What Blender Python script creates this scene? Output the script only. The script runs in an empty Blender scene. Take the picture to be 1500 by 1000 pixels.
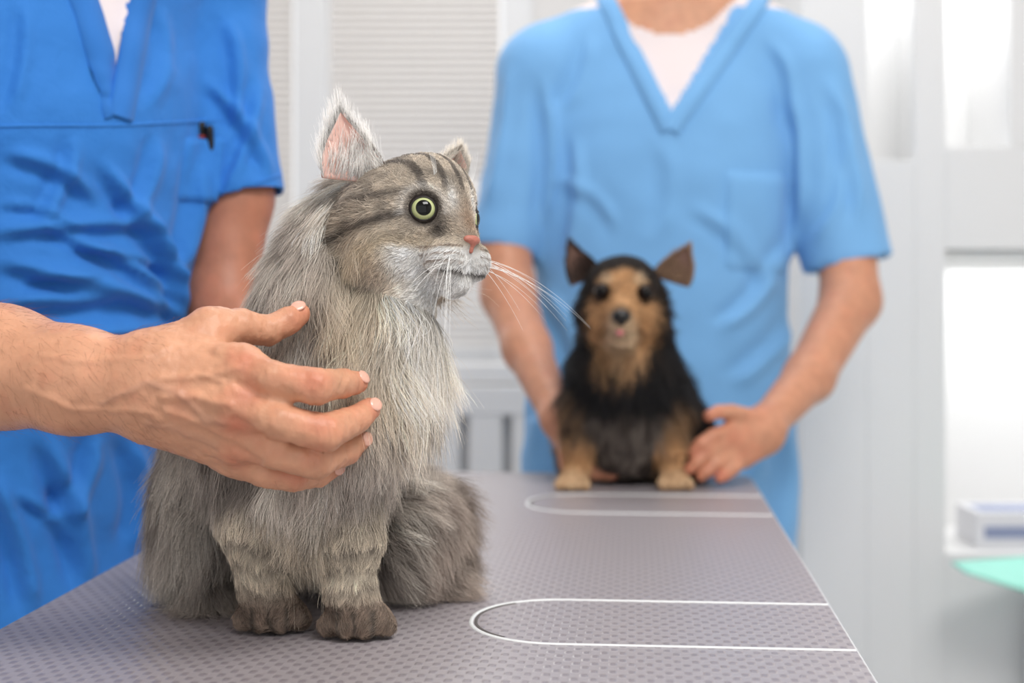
import bpy, math, numpy as np
from mathutils import Vector, Matrix
from mathutils.bvhtree import BVHTree
from mathutils.kdtree import KDTree
rng=np.random.default_rng(7)
F=2083.0; CZ=1.08; TZ=0.80; HZ=416.0
def M(u,v,d): return np.array([(u-750.0)*d/F, d, CZ-(v-HZ)*d/F])
def R(r,d): return r*d/F
def lin(c):
    c=np.array(c,float)/255.0
    return np.where(c<=0.04045,c/12.92,((c+0.055)/1.055)**2.4)
# ---------------------------------------------------------------- noise
def vnoise(P,scale,seed=0.0):
    q=P*np.array(scale); i=np.floor(q); f=q-i; w=f*f*(3-2*f)
    def h(dx,dy,dz):
        s=np.sin((i[...,0]+dx)*127.1+(i[...,1]+dy)*311.7+(i[...,2]+dz)*74.7+seed*17.3)*43758.5453
        return (s-np.floor(s))*2-1
    x=w[...,0];y=w[...,1];z=w[...,2]
    a=h(0,0,0)*(1-x)+h(1,0,0)*x; b=h(0,1,0)*(1-x)+h(1,1,0)*x
    c=h(0,0,1)*(1-x)+h(1,0,1)*x; d=h(0,1,1)*(1-x)+h(1,1,1)*x
    return (a*(1-y)+b*y)*(1-z)+(c*(1-y)+d*y)*z
def sstep(a,b,x):
    t=np.clip((x-a)/(b-a),0,1); return t*t*(3-2*t)
# ---------------------------------------------------------------- signed-distance modelling kit
class Cap:
    def __init__(s,a,ra,b,rb,cut=False):
        s.a=np.array(a,float);s.b=np.array(b,float);s.ra=ra;s.rb=rb;s.cut=cut
        r=max(ra,rb); s.lo=np.minimum(s.a,s.b)-r; s.hi=np.maximum(s.a,s.b)+r
    def f(s,X,Y,Z):
        v=s.b-s.a; L2=float(v@v)+1e-12
        x=X-s.a[0];y=Y-s.a[1];z=Z-s.a[2]
        t0=(x*v[0]+y*v[1]+z*v[2])/L2; t=np.clip(t0,0,1)
        d=np.sqrt((x-t*v[0])**2+(y-t*v[1])**2+(z-t*v[2])**2)-(s.ra+(s.rb-s.ra)*t)
        if s.cut: d=np.maximum(d,(t0-1)*math.sqrt(L2))
        return d
class Ell:
    def __init__(s,c,r,ax=None):
        s.c=np.array(c,float); s.r=np.array(r if hasattr(r,'__len__') else (r,r,r),float)
        s.A=np.eye(3) if ax is None else np.array(ax,float)
        m=s.r.max(); s.lo=s.c-m; s.hi=s.c+m
    def f(s,X,Y,Z):
        x=X-s.c[0];y=Y-s.c[1];z=Z-s.c[2]
        q=[s.A[i,0]*x+s.A[i,1]*y+s.A[i,2]*z for i in range(3)]
        k0=np.sqrt(sum((q[i]/s.r[i])**2 for i in range(3)))
        k1=np.sqrt(sum((q[i]/s.r[i]**2)**2 for i in range(3)))+1e-9
        return k0*(k0-1)/k1
class Loft:   # elliptical sections stacked along z: rows (z,cx,cy,hw,hd), yaw
    def __init__(s,rows,yaw=0):
        s.t=np.array(rows,float); s.yaw=yaw
        m=s.t[:,3:5].max()
        s.lo=np.array([s.t[:,1].min()-m,s.t[:,2].min()-m,s.t[0,0]]); s.hi=np.array([s.t[:,1].max()+m,s.t[:,2].max()+m,s.t[-1,0]])
        zz=np.linspace(s.t[0,0],s.t[-1,0],200); ker=np.ones(15)/15
        s.zz=zz; s.v=[]
        for c in range(1,5):
            y=np.interp(zz,s.t[:,0],s.t[:,c]); yp=np.pad(y,7,mode='edge'); s.v.append(np.convolve(yp,ker,'valid'))
    def f(s,X,Y,Z):
        cx,cy,w,d=[np.interp(Z.ravel(),s.zz,v).reshape(Z.shape) for v in s.v]
        x=X-cx;y=Y-cy;c=math.cos(s.yaw);n=math.sin(s.yaw)
        a=c*x+n*y; b=-n*x+c*y
        k0=np.sqrt((a/w)**2+(b/d)**2)+1e-9; k1=np.sqrt((a/w**2)**2+(b/d**2)**2)+1e-9
        e=k0*(k0-1)/k1
        return np.maximum(e,np.maximum(s.t[0,0]-Z,Z-s.t[-1,0]))
def smin(a,b,k):
    if k<=0: return np.minimum(a,b)
    h=np.maximum(k-np.abs(a-b),0)/k
    return np.minimum(a,b)-h*h*k*0.25
def evalpts(prims,P):
    d=np.full(len(P),9.0)
    for pr,k,mode in prims:
        m=np.all((P>pr.lo-0.03)&(P<pr.hi+0.03),axis=1)
        if not m.any(): continue
        v=pr.f(P[m,0],P[m,1],P[m,2])
        d[m]=smin(d[m],v,k) if mode=='u' else -smin(-d[m],v,k)
    return d
def build(prims,h,lo=None,hi=None):
    L=np.min([p.lo for p,k,m in prims if m=='u'],axis=0)-4*h
    H=np.max([p.hi for p,k,m in prims if m=='u'],axis=0)+4*h
    if lo is not None: L=np.maximum(L,lo)
    if hi is not None: H=np.minimum(H,hi)
    n=np.ceil((H-L)/h).astype(int)+1
    D=np.full(n,9.0,np.float32)
    ax=[L[i]+np.arange(n[i])*h for i in range(3)]
    for pr,k,mode in prims:
        mg=k+3*h
        i0=np.clip(np.floor((pr.lo-mg-L)/h).astype(int),0,n); i1=np.clip(np.ceil((pr.hi+mg-L)/h).astype(int)+1,0,n)
        if (i1<=i0).any(): continue
        sl=tuple(slice(i0[a],i1[a]) for a in range(3))
        v=pr.f(ax[0][sl[0]][:,None,None],ax[1][sl[1]][None,:,None],ax[2][sl[2]][None,None,:])
        D[sl]=smin(D[sl],v,k) if mode=='u' else -smin(-D[sl],v,k)
    s=D<0
    c=np.zeros(np.array(D.shape)-1,np.int8)
    for a in (0,1):
        for b in (0,1):
            for e in (0,1):
                c+=s[a:a+c.shape[0],b:b+c.shape[1],e:e+c.shape[2]]
    act=(c>0)&(c<8); I,J,K=np.nonzero(act); idx=np.full(act.shape,-1,np.int64); idx[act]=np.arange(len(I))
    acc=np.zeros((len(I),3)); cnt=np.zeros(len(I))
    for axis in range(3):
        o1,o2=[x for x in range(3) if x!=axis]
        for p in (0,1):
            for q in (0,1):
                A=[0,0,0];A[o1]=p;A[o2]=q;B=list(A);B[axis]=1
                va=D[I+A[0],J+A[1],K+A[2]].astype(float);vb=D[I+B[0],J+B[1],K+B[2]].astype(float)
                m=(va<0)!=(vb<0); t=va[m]/(va[m]-vb[m])
                pos=np.tile(np.array(A,float),(m.sum(),1)); pos[:,axis]=t
                acc[m]+=pos; cnt[m]+=1
    V=L+(np.stack([I,J,K],1)+acc/cnt[:,None])*h
    Fs=[]
    for axis,(o1,o2) in enumerate(((1,2),(2,0),(0,1))):
        sa=[slice(None)]*3;sb=[slice(None)]*3;sa[axis]=slice(0,-1);sb[axis]=slice(1,None)
        A=s[tuple(sa)];B=s[tuple(sb)]
        for flip,mm in ((False,A&~B),(True,~A&B)):
            ijk=np.stack(np.nonzero(mm),1)
            ok=(ijk[:,o1]>0)&(ijk[:,o2]>0)&(ijk[:,o1]<D.shape[o1]-1)&(ijk[:,o2]<D.shape[o2]-1); ijk=ijk[ok]
            q=[]
            for (p,r) in ((1,1),(0,1),(0,0),(1,0)):
                t=ijk.copy();t[:,o1]-=p;t[:,o2]-=r;q.append(idx[t[:,0],t[:,1],t[:,2]])
            q=np.stack(q,1)
            if flip:q=q[:,::-1]
            Fs.append(q)
    Fa=np.concatenate(Fs); Fa=Fa[(Fa>=0).all(1)]
    return V,Fa
def relax(V,Fa,it=2,lam=0.5):
    E=np.concatenate([Fa[:,[0,1]],Fa[:,[1,2]],Fa[:,[2,3]],Fa[:,[3,0]]]); E=np.concatenate([E,E[:,::-1]])
    n=len(V);cn=np.bincount(E[:,0],minlength=n)
    for _ in range(it):
        S=np.stack([np.bincount(E[:,0],weights=V[E[:,1],a],minlength=n) for a in range(3)],1)
        V=V+(S/np.maximum(cn,1)[:,None]-V)*lam
    return V
def vnormals(V,Fa):
    n=np.cross(V[Fa[:,2]]-V[Fa[:,0]],V[Fa[:,3]]-V[Fa[:,1]])
    N=np.zeros_like(V)
    for c in range(4):
        for a in range(3): N[:,a]+=np.bincount(Fa[:,c],weights=n[:,a],minlength=len(V))
    return N/(np.linalg.norm(N,axis=1,keepdims=True)+1e-12)
# ---------------------------------------------------------------- scene helpers
COL=bpy.context.scene.collection
def top(name,loc):
    e=bpy.data.objects.new(name,None); e.location=loc; e.empty_display_size=0.05; COL.objects.link(e); return e
def attach(o,par):
    if par is not None:
        o.parent=par; o.matrix_parent_inverse=Matrix.Translation(-Vector(par.location))
def mesh_obj(name,V,Fs,mats,par=None,cols=None,smooth=True,fmat=None):
    me=bpy.data.meshes.new(name)
    me.from_pydata(np.asarray(V).tolist(),[],Fs.tolist() if hasattr(Fs,'tolist') else Fs); me.update()
    for m in (mats if isinstance(mats,(list,tuple)) else [mats]): me.materials.append(m)
    if smooth: me.polygons.foreach_set('use_smooth',np.ones(len(me.polygons),bool))
    if fmat is not None: me.polygons.foreach_set('material_index',np.asarray(fmat,np.int32))
    if cols is not None:
        ca=me.color_attributes.new('Col','FLOAT_COLOR','POINT')
        ca.data.foreach_set('color',np.concatenate([cols,np.ones((len(cols),1))],1).astype(np.float32).ravel())
    o=bpy.data.objects.new(name,me); COL.objects.link(o); attach(o,par); return o
def boxes(name,bl,mat,par=None,bev=0.003,fm=None):
    V=[];Fs=[];mi=[]
    for n,b in enumerate(bl):
        lo,hi=b[0],b[1];k=len(V)
        V+=[(x,y,z) for x in (lo[0],hi[0]) for y in (lo[1],hi[1]) for z in (lo[2],hi[2])]
        Fs+=[[k+i for i in f] for f in ((0,1,3,2),(4,6,7,5),(0,4,5,1),(2,3,7,6),(0,2,6,4),(1,5,7,3))]
        mi+=[b[2] if len(b)>2 else 0]*6
    o=mesh_obj(name,np.array(V,float),Fs,mat,par,smooth=False,fmat=mi)
    if bev>0:
        m=o.modifiers.new('bevel','BEVEL');m.width=bev;m.segments=2;m.limit_method='ANGLE'
    return o
def sphere(name,c,r,mat,par,ax=None,seg=32,rings=20):
    r=np.array(r if hasattr(r,'__len__') else (r,r,r),float); A=np.eye(3) if ax is None else np.array(ax)
    V=[];Fs=[]
    for i in range(rings+1):
        th=math.pi*i/rings
        for j in range(seg):
            ph=2*math.pi*j/seg; V.append((math.sin(th)*math.cos(ph),math.sin(th)*math.sin(ph),math.cos(th)))
    for i in range(rings):
        for j in range(seg):
            a=i*seg+j;b=i*seg+(j+1)%seg; Fs.append([a,a+seg,b+seg,b])
    V=np.array(V)
    o=mesh_obj(name,V*r,Fs,mat)
    m=Matrix([[A[j,i] for j in range(3)] for i in range(3)]).to_4x4(); m.translation=Vector(c)
    if par is not None: o.parent=par; o.matrix_parent_inverse=Matrix.Translation(-Vector(par.location))
    o.matrix_basis=m
    return o
# ---------------------------------------------------------------- materials
def mat(name,col,rough=0.6,bump=0,bscale=50,var=0.0,vscale=8,attr=False,spec=0.5,sss=0,sheen=0,metal=0,coat=0,bdist=0.002):
    m=bpy.data.materials.new(name);m.use_nodes=True;nt=m.node_tree;b=nt.nodes['Principled BSDF']
    b.inputs['Roughness'].default_value=rough;b.inputs['Metallic'].default_value=metal
    b.inputs['Specular IOR Level'].default_value=spec;b.inputs['Coat Weight'].default_value=coat
    b.inputs['Sheen Weight'].default_value=sheen
    if sss: b.inputs['Subsurface Weight'].default_value=sss; b.inputs['Subsurface Radius'].default_value=(1,.35,.2); b.inputs['Subsurface Scale'].default_value=0.006
    tc=nt.nodes.new('ShaderNodeTexCoord')
    if attr:
        a=nt.nodes.new('ShaderNodeAttribute');a.attribute_name='Col';src=a.outputs['Color']
    else:
        a=nt.nodes.new('ShaderNodeRGB');a.outputs[0].default_value=(*lin(col),1);src=a.outputs[0]
    n=nt.nodes.new('ShaderNodeTexNoise');n.inputs['Scale'].default_value=vscale;n.inputs['Detail'].default_value=5
    nt.links.new(tc.outputs['Object'],n.inputs['Vector'])
    mr=nt.nodes.new('ShaderNodeMapRange');mr.inputs['From Min'].default_value=.3;mr.inputs['From Max'].default_value=.7;mr.inputs['To Min'].default_value=1-var;mr.inputs['To Max'].default_value=1+var
    nt.links.new(n.outputs['Fac'],mr.inputs['Value'])
    vm=nt.nodes.new('ShaderNodeVectorMath');vm.operation='SCALE'
    nt.links.new(src,vm.inputs[0]);nt.links.new(mr.outputs[0],vm.inputs['Scale']);nt.links.new(vm.outputs[0],b.inputs['Base Color'])
    if bump:
        n2=nt.nodes.new('ShaderNodeTexNoise');n2.inputs['Scale'].default_value=bscale;n2.inputs['Detail'].default_value=6
        nt.links.new(tc.outputs['Object'],n2.inputs['Vector'])
        bp=nt.nodes.new('ShaderNodeBump');bp.inputs['Strength'].default_value=bump;bp.inputs['Distance'].default_value=bdist
        nt.links.new(n2.outputs['Fac'],bp.inputs['Height']);nt.links.new(bp.outputs[0],b.inputs['Normal'])
    return m
m_wall=mat('painted_wall',(228,225,222),.8,.1,60)
m_white=mat('white_laminate',(231,231,231),.45)
m_blind=mat('blind_slat',(229,225,221),.6)
m_floor=mat('vinyl_floor',(200,198,196),.4,0,50,.05,3)
m_metal=mat('brushed_aluminium',(215,215,218),.35,metal=.6)
m_scrub1=mat('royal_blue_scrubs',(42,122,205),.8,.55,26,.03,6,sheen=.12,bdist=.009)
m_scrub1d=mat('royal_blue_scrub_band',(40,117,200),.8,.2,40,.03,6,sheen=.12)
m_scrub2=mat('sky_blue_scrubs',(120,178,230),.8,.35,16,.03,6,sheen=.15,bdist=.007)
m_tee=mat('white_undershirt',(238,226,226),.9,.3,30)
m_skin=mat('skin',(0,0,0),.46,.55,230,.10,60,attr=True,sss=.10,spec=.42,bdist=.0010)
m_nail=mat('finger_nail',(230,176,156),.22,spec=.7)
m_hairh=mat('human_hair',(90,70,55),.6,.5,100)
m_shoe=mat('shoe',(235,235,235),.5)
m_radiator=mat('radiator_enamel',(240,238,236),.35)
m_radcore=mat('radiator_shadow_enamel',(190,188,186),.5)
m_dark=mat('dark_gap',(95,90,88),.8)
m_inlay=mat('inlay_strip',(232,234,234),.35)
m_coat=mat('animal_skin',(0,0,0),.85,.4,400,.1,90,attr=True,spec=.1)
m_earin=mat('ear_inside',(224,182,170),.7,.2,200,.1,60,sss=.2)
m_dearin=mat('dog_ear_inside',(120,90,78),.7,.2,200,.15,60)
m_black=mat('black_plastic',(20,20,22),.4)
m_red=mat('red_plastic',(150,45,42),.4)
m_nose=mat('cat_nose',(178,110,94),.45,.3,500)
m_rim=mat('eye_rim',(34,27,25),.5)
m_dnose=mat('dog_nose',(18,16,17),.3,.3,300)
m_tongue=mat('tongue',(214,130,130),.35)
m_mint=mat('mint_plastic',(150,225,208),.5)
m_box=mat('printed_carton',(226,226,230),.6)
m_boxp=mat('carton_print',(140,150,180),.6)
def eye_mat(name,iris_in,iris_out,rp,ri,sp=.35):
    m=bpy.data.materials.new(name);m.use_nodes=True;nt=m.node_tree;b=nt.nodes['Principled BSDF']
    b.inputs['Roughness'].default_value=.05;b.inputs['Specular IOR Level'].default_value=sp
    tc=nt.nodes.new('ShaderNodeTexCoord');mp=nt.nodes.new('ShaderNodeMapping');mp.inputs['Scale'].default_value=(1,1,0)
    nt.links.new(tc.outputs['Object'],mp.inputs['Vector'])
    ln=nt.nodes.new('ShaderNodeVectorMath');ln.operation='LENGTH';nt.links.new(mp.outputs[0],ln.inputs[0])
    mr=nt.nodes.new('ShaderNodeMapRange');mr.inputs['From Max'].default_value=ri;nt.links.new(ln.outputs['Value'],mr.inputs['Value'])
    cr=nt.nodes.new('ShaderNodeValToRGB');e=cr.color_ramp.elements;t=rp/ri
    e[0].position=t-.03;e[0].color=(.002,.002,.002,1);e[1].position=t+.03;e[1].color=(*lin(iris_in),1)
    x=e.new(.90);x.color=(*lin(iris_out),1);x=e.new(.97);x.color=(.01,.008,.006,1)
    nt.links.new(mr.outputs[0],cr.inputs[0]);nt.links.new(cr.outputs[0],b.inputs['Base Color'])
    return m
m_eye=eye_mat('cat_eye',(192,198,146),(150,158,108),.0062,.0102)
m_deye=eye_mat('dog_eye',(34,20,13),(22,14,10),.0060,.0112,.2)
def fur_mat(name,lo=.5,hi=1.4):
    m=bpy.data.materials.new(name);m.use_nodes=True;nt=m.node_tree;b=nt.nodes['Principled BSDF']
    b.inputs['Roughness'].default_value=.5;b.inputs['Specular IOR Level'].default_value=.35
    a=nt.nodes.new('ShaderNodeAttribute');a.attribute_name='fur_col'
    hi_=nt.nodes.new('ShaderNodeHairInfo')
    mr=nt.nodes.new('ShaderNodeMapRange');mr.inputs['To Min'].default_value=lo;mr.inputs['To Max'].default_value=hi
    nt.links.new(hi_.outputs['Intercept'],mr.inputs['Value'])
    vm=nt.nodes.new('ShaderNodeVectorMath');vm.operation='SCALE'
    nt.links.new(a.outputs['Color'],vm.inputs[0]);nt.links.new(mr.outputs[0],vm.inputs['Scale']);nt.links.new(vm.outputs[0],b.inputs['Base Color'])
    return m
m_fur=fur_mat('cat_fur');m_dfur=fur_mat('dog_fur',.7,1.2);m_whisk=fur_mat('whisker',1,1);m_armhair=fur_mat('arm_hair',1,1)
def hair(name,P,rad,cols,material,par):
    n,k,_=P.shape
    cu=bpy.data.hair_curves.new(name);cu.add_curves([k]*n)
    cu.attributes['position'].data.foreach_set('vector',P.astype(np.float32).ravel())
    ra=cu.attributes.get('radius') or cu.attributes.new('radius','FLOAT','POINT')
    ra.data.foreach_set('value',np.broadcast_to(rad,(n,k)).astype(np.float32).ravel())
    ca=cu.attributes.new('fur_col','FLOAT_COLOR','CURVE')
    ca.data.foreach_set('color',np.concatenate([cols,np.ones((n,1))],1).astype(np.float32).ravel())
    cu.materials.append(material)
    o=bpy.data.objects.new(name,cu);COL.objects.link(o);attach(o,par);return o
def sample(V,Fa,N,n,dens=None):
    T=np.concatenate([Fa[:,[0,1,2]],Fa[:,[0,2,3]]]) if Fa.shape[1]==4 else Fa
    A=np.linalg.norm(np.cross(V[T[:,1]]-V[T[:,0]],V[T[:,2]]-V[T[:,0]]),axis=1)
    if dens is not None: A=A*dens(V[T].mean(1))
    t=rng.choice(len(T),n,p=A/A.sum()); r1=np.sqrt(rng.random(n));r2=rng.random(n)
    w=np.stack([1-r1,r1*(1-r2),r1*r2],1)
    P=(V[T[t]]*w[:,:,None]).sum(1);Nn=(N[T[t]]*w[:,:,None]).sum(1);Nn/=np.linalg.norm(Nn,axis=1,keepdims=True)+1e-9
    return P,Nn
LAST=[None,None]
def grow(P,N,flow,L,lift,grav=.25,k=7,clump=.6,csize=35,jit=.22,noise=.35,nsc=70,wave=0.0,levels=1,free=.12):
    n=len(P)
    flow=flow/(np.linalg.norm(flow,axis=1,keepdims=True)+1e-9)
    nz=np.stack([vnoise(P,nsc,s) for s in (1,2,3)],1)*noise+np.stack([vnoise(P,nsc*3,s) for s in (4,5,6)],1)*noise*.5
    fl=flow+nz
    tg=fl-N*(fl*N).sum(1,keepdims=True);tg/=np.linalg.norm(tg,axis=1,keepdims=True)+1e-9
    lf=lift*(1+.7*vnoise(P,nsc*1.3,11))
    d=tg+N*lf[:,None]+rng.normal(0,jit,(n,3));d/=np.linalg.norm(d,axis=1,keepdims=True)
    t=np.linspace(0,1,k)[None,:,None]
    cur=P[:,None,:]+L[:,None,None]*(d[:,None,:]*t+(np.array([0,0,-1.])*grav+tg*.25)[:,None,:]*t*t*.7-N[:,None,:]*.12*t*t)
    if wave>0:
        side=np.cross(N,tg);ph=vnoise(P,nsc*.9,21)*6+rng.normal(0,.6,n)
        cur=cur+side[:,None,:]*(wave*L[:,None,None]*t*np.sin(t*5.0+ph[:,None,None]))
    fr=(rng.random(n)>free)
    for lv in range(levels):
        nc=max(n//(csize*(1 if lv==0 else 6)),10);ci=rng.choice(n,nc,replace=False)
        kd=KDTree(nc)
        for i,c in enumerate(ci): kd.insert(P[c],i)
        kd.balance()
        near=np.array([kd.find(p)[1] for p in P]); g=cur[ci[near]]
        LAST[lv]=near
        s=((clump if lv==0 else clump*.5)*(.3+.9*rng.random(n))*fr)[:,None,None]*t**(1.2 if lv==0 else 1.8)
        lenr=(L/np.maximum(L[ci[near]],1e-5))[:,None,None]
        tgt=g[:,:1]+(g-g[:,:1])*np.minimum(lenr,1.15)
        cur=cur*(1-s)+tgt*s
    return cur
# ================================================================= CAMERA
cam=bpy.data.cameras.new('camera');co=bpy.data.objects.new('camera',cam);COL.objects.link(co)
co.location=(0,0,CZ);co.rotation_euler=(math.radians(90),0,0)
cam.lens=50;cam.sensor_width=36;cam.shift_y=-84/1500;cam.clip_start=.02
cam.dof.use_dof=True;cam.dof.focus_distance=1.10;cam.dof.aperture_fstop=3.7
bpy.context.scene.camera=co
bpy.context.scene.view_settings.view_transform='Standard'
# ================================================================= ROOM
YB=3.45
boxes('floor',[((-2.3,-1.5,-.05),(1.7,YB+.1,0))],m_floor,bev=0)
boxes('ceiling',[((-2.3,-1.5,2.7),(1.7,YB+.1,2.75))],m_wall,bev=0)
boxes('wall_left',[((-2.35,-1.5,0),(-2.25,YB,2.7))],m_wall,bev=0)
boxes('wall_right',[((1.6,-1.5,0),(1.7,YB,2.7))],m_wall,bev=0)
boxes('wall_back',[((-2.3,YB,0),(1.7,YB+.1,.88)),((-2.3,YB,2.3),(1.7,YB+.1,2.7)),((-2.3,YB,.88),(-1.35,YB+.1,2.3)),((.05,YB,.88),(1.7,YB+.1,2.3))],m_wall,bev=0)
boxes('baseboard_back',[((-2.25,YB-.015,0),(1.6,YB,.08))],m_white)
win=top('window_1',(-.65,YB,1.6))
boxes('frame',[((-1.35,YB-.02,.88),(-1.28,YB+.06,2.3)),((-.02,YB-.02,.88),(.05,YB+.06,2.3)),((-1.35,YB-.021,2.23),(.05,YB+.06,2.3)),((-.515,YB-.07,.9),(-.445,YB+.06,2.25)),((-1.35,YB-.022,.88),(.05,YB+.06,.94))],m_white,win)
boxes('sill',[((-1.42,YB-.14,.850),(.12,YB,.892))],m_radiator,win)
def slats(x0,x1,z0,z1,name):
    V=[];Fs=[];z=z0
    while z<z1:
        k=len(V);V+=[(x0,YB-.051,z),(x1,YB-.051,z),(x1,YB-.045,z+.010),(x0,YB-.045,z+.010),(x1,YB-.043,z+.021),(x0,YB-.043,z+.021)]
        Fs+=[[k,k+1,k+2,k+3],[k+3,k+2,k+4,k+5]];z+=.0180
    mesh_obj(name,V,Fs,m_blind,win,smooth=False)
slats(-1.27,-.525,.93,2.22,'blind_left');slats(-.435,-.03,.93,2.22,'blind_right')
rad=top('radiator',(-.5,YB-.1,0))
bl=[((-1.25,YB-.135,.10),(.12,YB-.05,.80))]
x=-1.20
fins=[]
while x<.12:
    fins+=[((x,YB-.16,.08),(x+.078,YB-.10,.82))];x+=.1
fins+=[((-1.25,YB-.163,.775),(.13,YB-.02,.846)),((-1.25,YB-.163,.078),(.13,YB-.099,.13)),((-1.1,YB-.12,0),(-1.07,YB-.09,.1)),((-.1,YB-.12,0),(-.07,YB-.09,.1))]
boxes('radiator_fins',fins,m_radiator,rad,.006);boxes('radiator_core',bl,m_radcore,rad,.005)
# shelving
sh=top('shelving_unit',(.9,2.9,0))
Y0,Y1=2.75,3.08
bl=[((.561,Y0,0),(.687,Y0+.03,2.5)),((.687,Y0,0),(.779,Y0+.03,1.319)),((.779,Y0,0),(.839,Y0+.03,2.5)),((.839,Y0,1.147),(1.59,Y0+.03,1.3455)),((.839,Y0,0),(1.59,Y0+.03,.56)),
((.964,Y0,1.3455),(1.0,Y0+.03,2.5)),((1.25,Y0,1.3455),(1.3,Y0+.03,2.5)),((.561,Y0+.03,0),(.58,Y1,2.5)),((.58,Y1-.02,0),(1.59,Y1,2.5)),
((.58,Y0+.03,1.30),(.839,Y1-.02,1.319)),((.83,Y0+.03,0),(.839,Y1-.02,2.5)),((.839,Y0+.03,1.13),(1.59,Y1-.02,1.147)),((.839,Y0+.03,1.327),(1.59,Y1-.02,1.3455)),((.839,Y0+.03,.54),(1.59,Y1-.02,.56)),((.561,Y0,2.5),(1.59,Y1,2.53)),((.98,Y0+.03,1.3455),(1.0,Y1-.02,2.5))]
boxes('carcass',bl,m_white,sh,.002)
bx=top('medicine_box',(1.02,2.86,.56))
boxes('carton',[((.915,2.80,.5605),(1.10,2.93,.630),0),((.93,2.797,.58),(1.09,2.80,.603),1),((.93,2.82,.630),(1.06,2.9,.6315),1)],[m_box,m_boxp],bx,.002)
mt=top('mint_tray',(.95,2.62,.5))
V=[];Fs=[]
n=24;mm=8
for i in range(n+1):
    for j in range(mm+1):
        a=i/n;b=j/mm
        V.append((.80+.5*a,2.50+.22*b*(1-.6*(1-a)**2),.575-.10*math.sin(a*1.6)*(.4+.6*(1-b))+.05*a*b))
for i in range(n):
    for j in range(mm):
        k=i*(mm+1)+j;Fs.append([k,k+mm+1,k+mm+2,k+1])
o=mesh_obj('tray_sheet',V,Fs,m_mint,mt);s=o.modifiers.new('s','SOLIDIFY');s.thickness=.004
boxes('tray_stand',[((.98,2.6,0),(1.2,2.72,.50))],m_white,mt,.01)
# ================================================================= TABLE
tb=top('examination_table',(0,1.45,0));al=math.radians(4.8);ca_,sa_=math.cos(al),math.sin(al)
rt=np.array([ca_,-sa_,0]);fw=np.array([sa_,ca_,0]);NR=np.array([.2565+.084*(2.09-.9986),2.09,0])
W_=.684;LN=1.31
def T(s,t,z): return NR-rt*s-fw*t+np.array([0,0,z])    # s from right edge, t from far edge
def rrect(x0,x1,y0,y1,r,n=8):
    pts=[]
    for cx,cy,a0 in ((x1-r,y1-r,0),(x0+r,y1-r,90),(x0+r,y0+r,180),(x1-r,y0+r,270)):
        for i in range(n+1):
            a=math.radians(a0+90*i/n);pts.append((cx+r*math.cos(a),cy+r*math.sin(a)))
    return pts
def slab(name,x0,x1,y0,y1,r,z0,z1,m,bev=.002):
    p=rrect(x0,x1,y0,y1,r);n=len(p)
    V=[T(a,b,z0) for a,b in p]+[T(a,b,z1) for a,b in p]
    Fs=[list(range(n)),list(range(2*n-1,n-1,-1))]+[[i,i+n,(i+1)%n+n,(i+1)%n] for i in range(n)]
    o=mesh_obj(name,V,Fs,m,tb,smooth=False)
    bm=o.modifiers.new('b','BEVEL');bm.width=bev;bm.segments=2;bm.limit_method='ANGLE'
    o.modifiers.new('w','WEIGHTED_NORMAL')
    return o
mm_=bpy.data.materials.new('dimpled_rubber_mat');mm_.use_nodes=True;nt=mm_.node_tree;b=nt.nodes['Principled BSDF']
b.inputs['Roughness'].default_value=.36;b.inputs['Specular IOR Level'].default_value=.55
tc=nt.nodes.new('ShaderNodeTexCoord');mp=nt.nodes.new('ShaderNodeMapping');mp.inputs['Rotation'].default_value=(0,0,al)
nt.links.new(tc.outputs['Object'],mp.inputs['Vector']);sx=nt.nodes.new('ShaderNodeSeparateXYZ');nt.links.new(mp.outputs[0],sx.inputs[0])
def mth(op,a,bv=None):
    n=nt.nodes.new('ShaderNodeMath');n.operation=op
    for i,x in enumerate((a,bv)):
        if x is None: continue
        if isinstance(x,(int,float)): n.inputs[i].default_value=x
        else: nt.links.new(x,n.inputs[i])
    return n.outputs[0]
sxx=mth('COSINE',mth('MULTIPLY',sx.outputs[0],math.pi/.0068));syy=mth('COSINE',mth('MULTIPLY',sx.outputs[1],math.pi/.0105))
pr=mth('MULTIPLY',sxx,syy);dm=nt.nodes.new('ShaderNodeMapRange');dm.inputs['From Min'].default_value=.05;dm.inputs['From Max'].default_value=.6;nt.links.new(pr,dm.inputs['Value'])
dd=dm.outputs[0]
mx=nt.nodes.new('ShaderNodeMix');mx.data_type='RGBA';mx.inputs[6].default_value=(*lin((160,153,156)),1);mx.inputs[7].default_value=(*lin((140,132,137)),1)
nt.links.new(dd,mx.inputs[0]);nt.links.new(mx.outputs[2],b.inputs['Base Color'])
bp=nt.nodes.new('ShaderNodeBump');bp.inputs['Strength'].default_value=.45;bp.inputs['Distance'].default_value=.001;nt.links.new(dd,bp.inputs['Height']);nt.links.new(bp.outputs[0],b.inputs['Normal'])
slab('frame_top',-.004,W_+.004,-.004,LN+.004,.03,TZ-.035,TZ-.004,m_metal)
slab('rubber_mat',0,W_,0,LN,.028,TZ-.006,TZ,mm_,.0015)
def tube_strip(name,pts,hw,z,m):
    pts=[np.array(p,float) for p in pts];V=[];Fs=[]
    for i,p in enumerate(pts):
        t=pts[min(i+1,len(pts)-1)]-pts[max(i-1,0)];t/=np.linalg.norm(t);nn=np.array([-t[1],t[0]])
        for s,zz in ((-1,0),(-.7,.0008),(.7,.0008),(1,0)):
            q=p+nn*hw*s;V.append(T(q[0],q[1],z+zz))
    for i in range(len(pts)-1):
        for j in range(3): k=i*4+j;Fs.append([k,k+4,k+5,k+1])
    return mesh_obj(name,V,Fs,m,tb)
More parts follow.
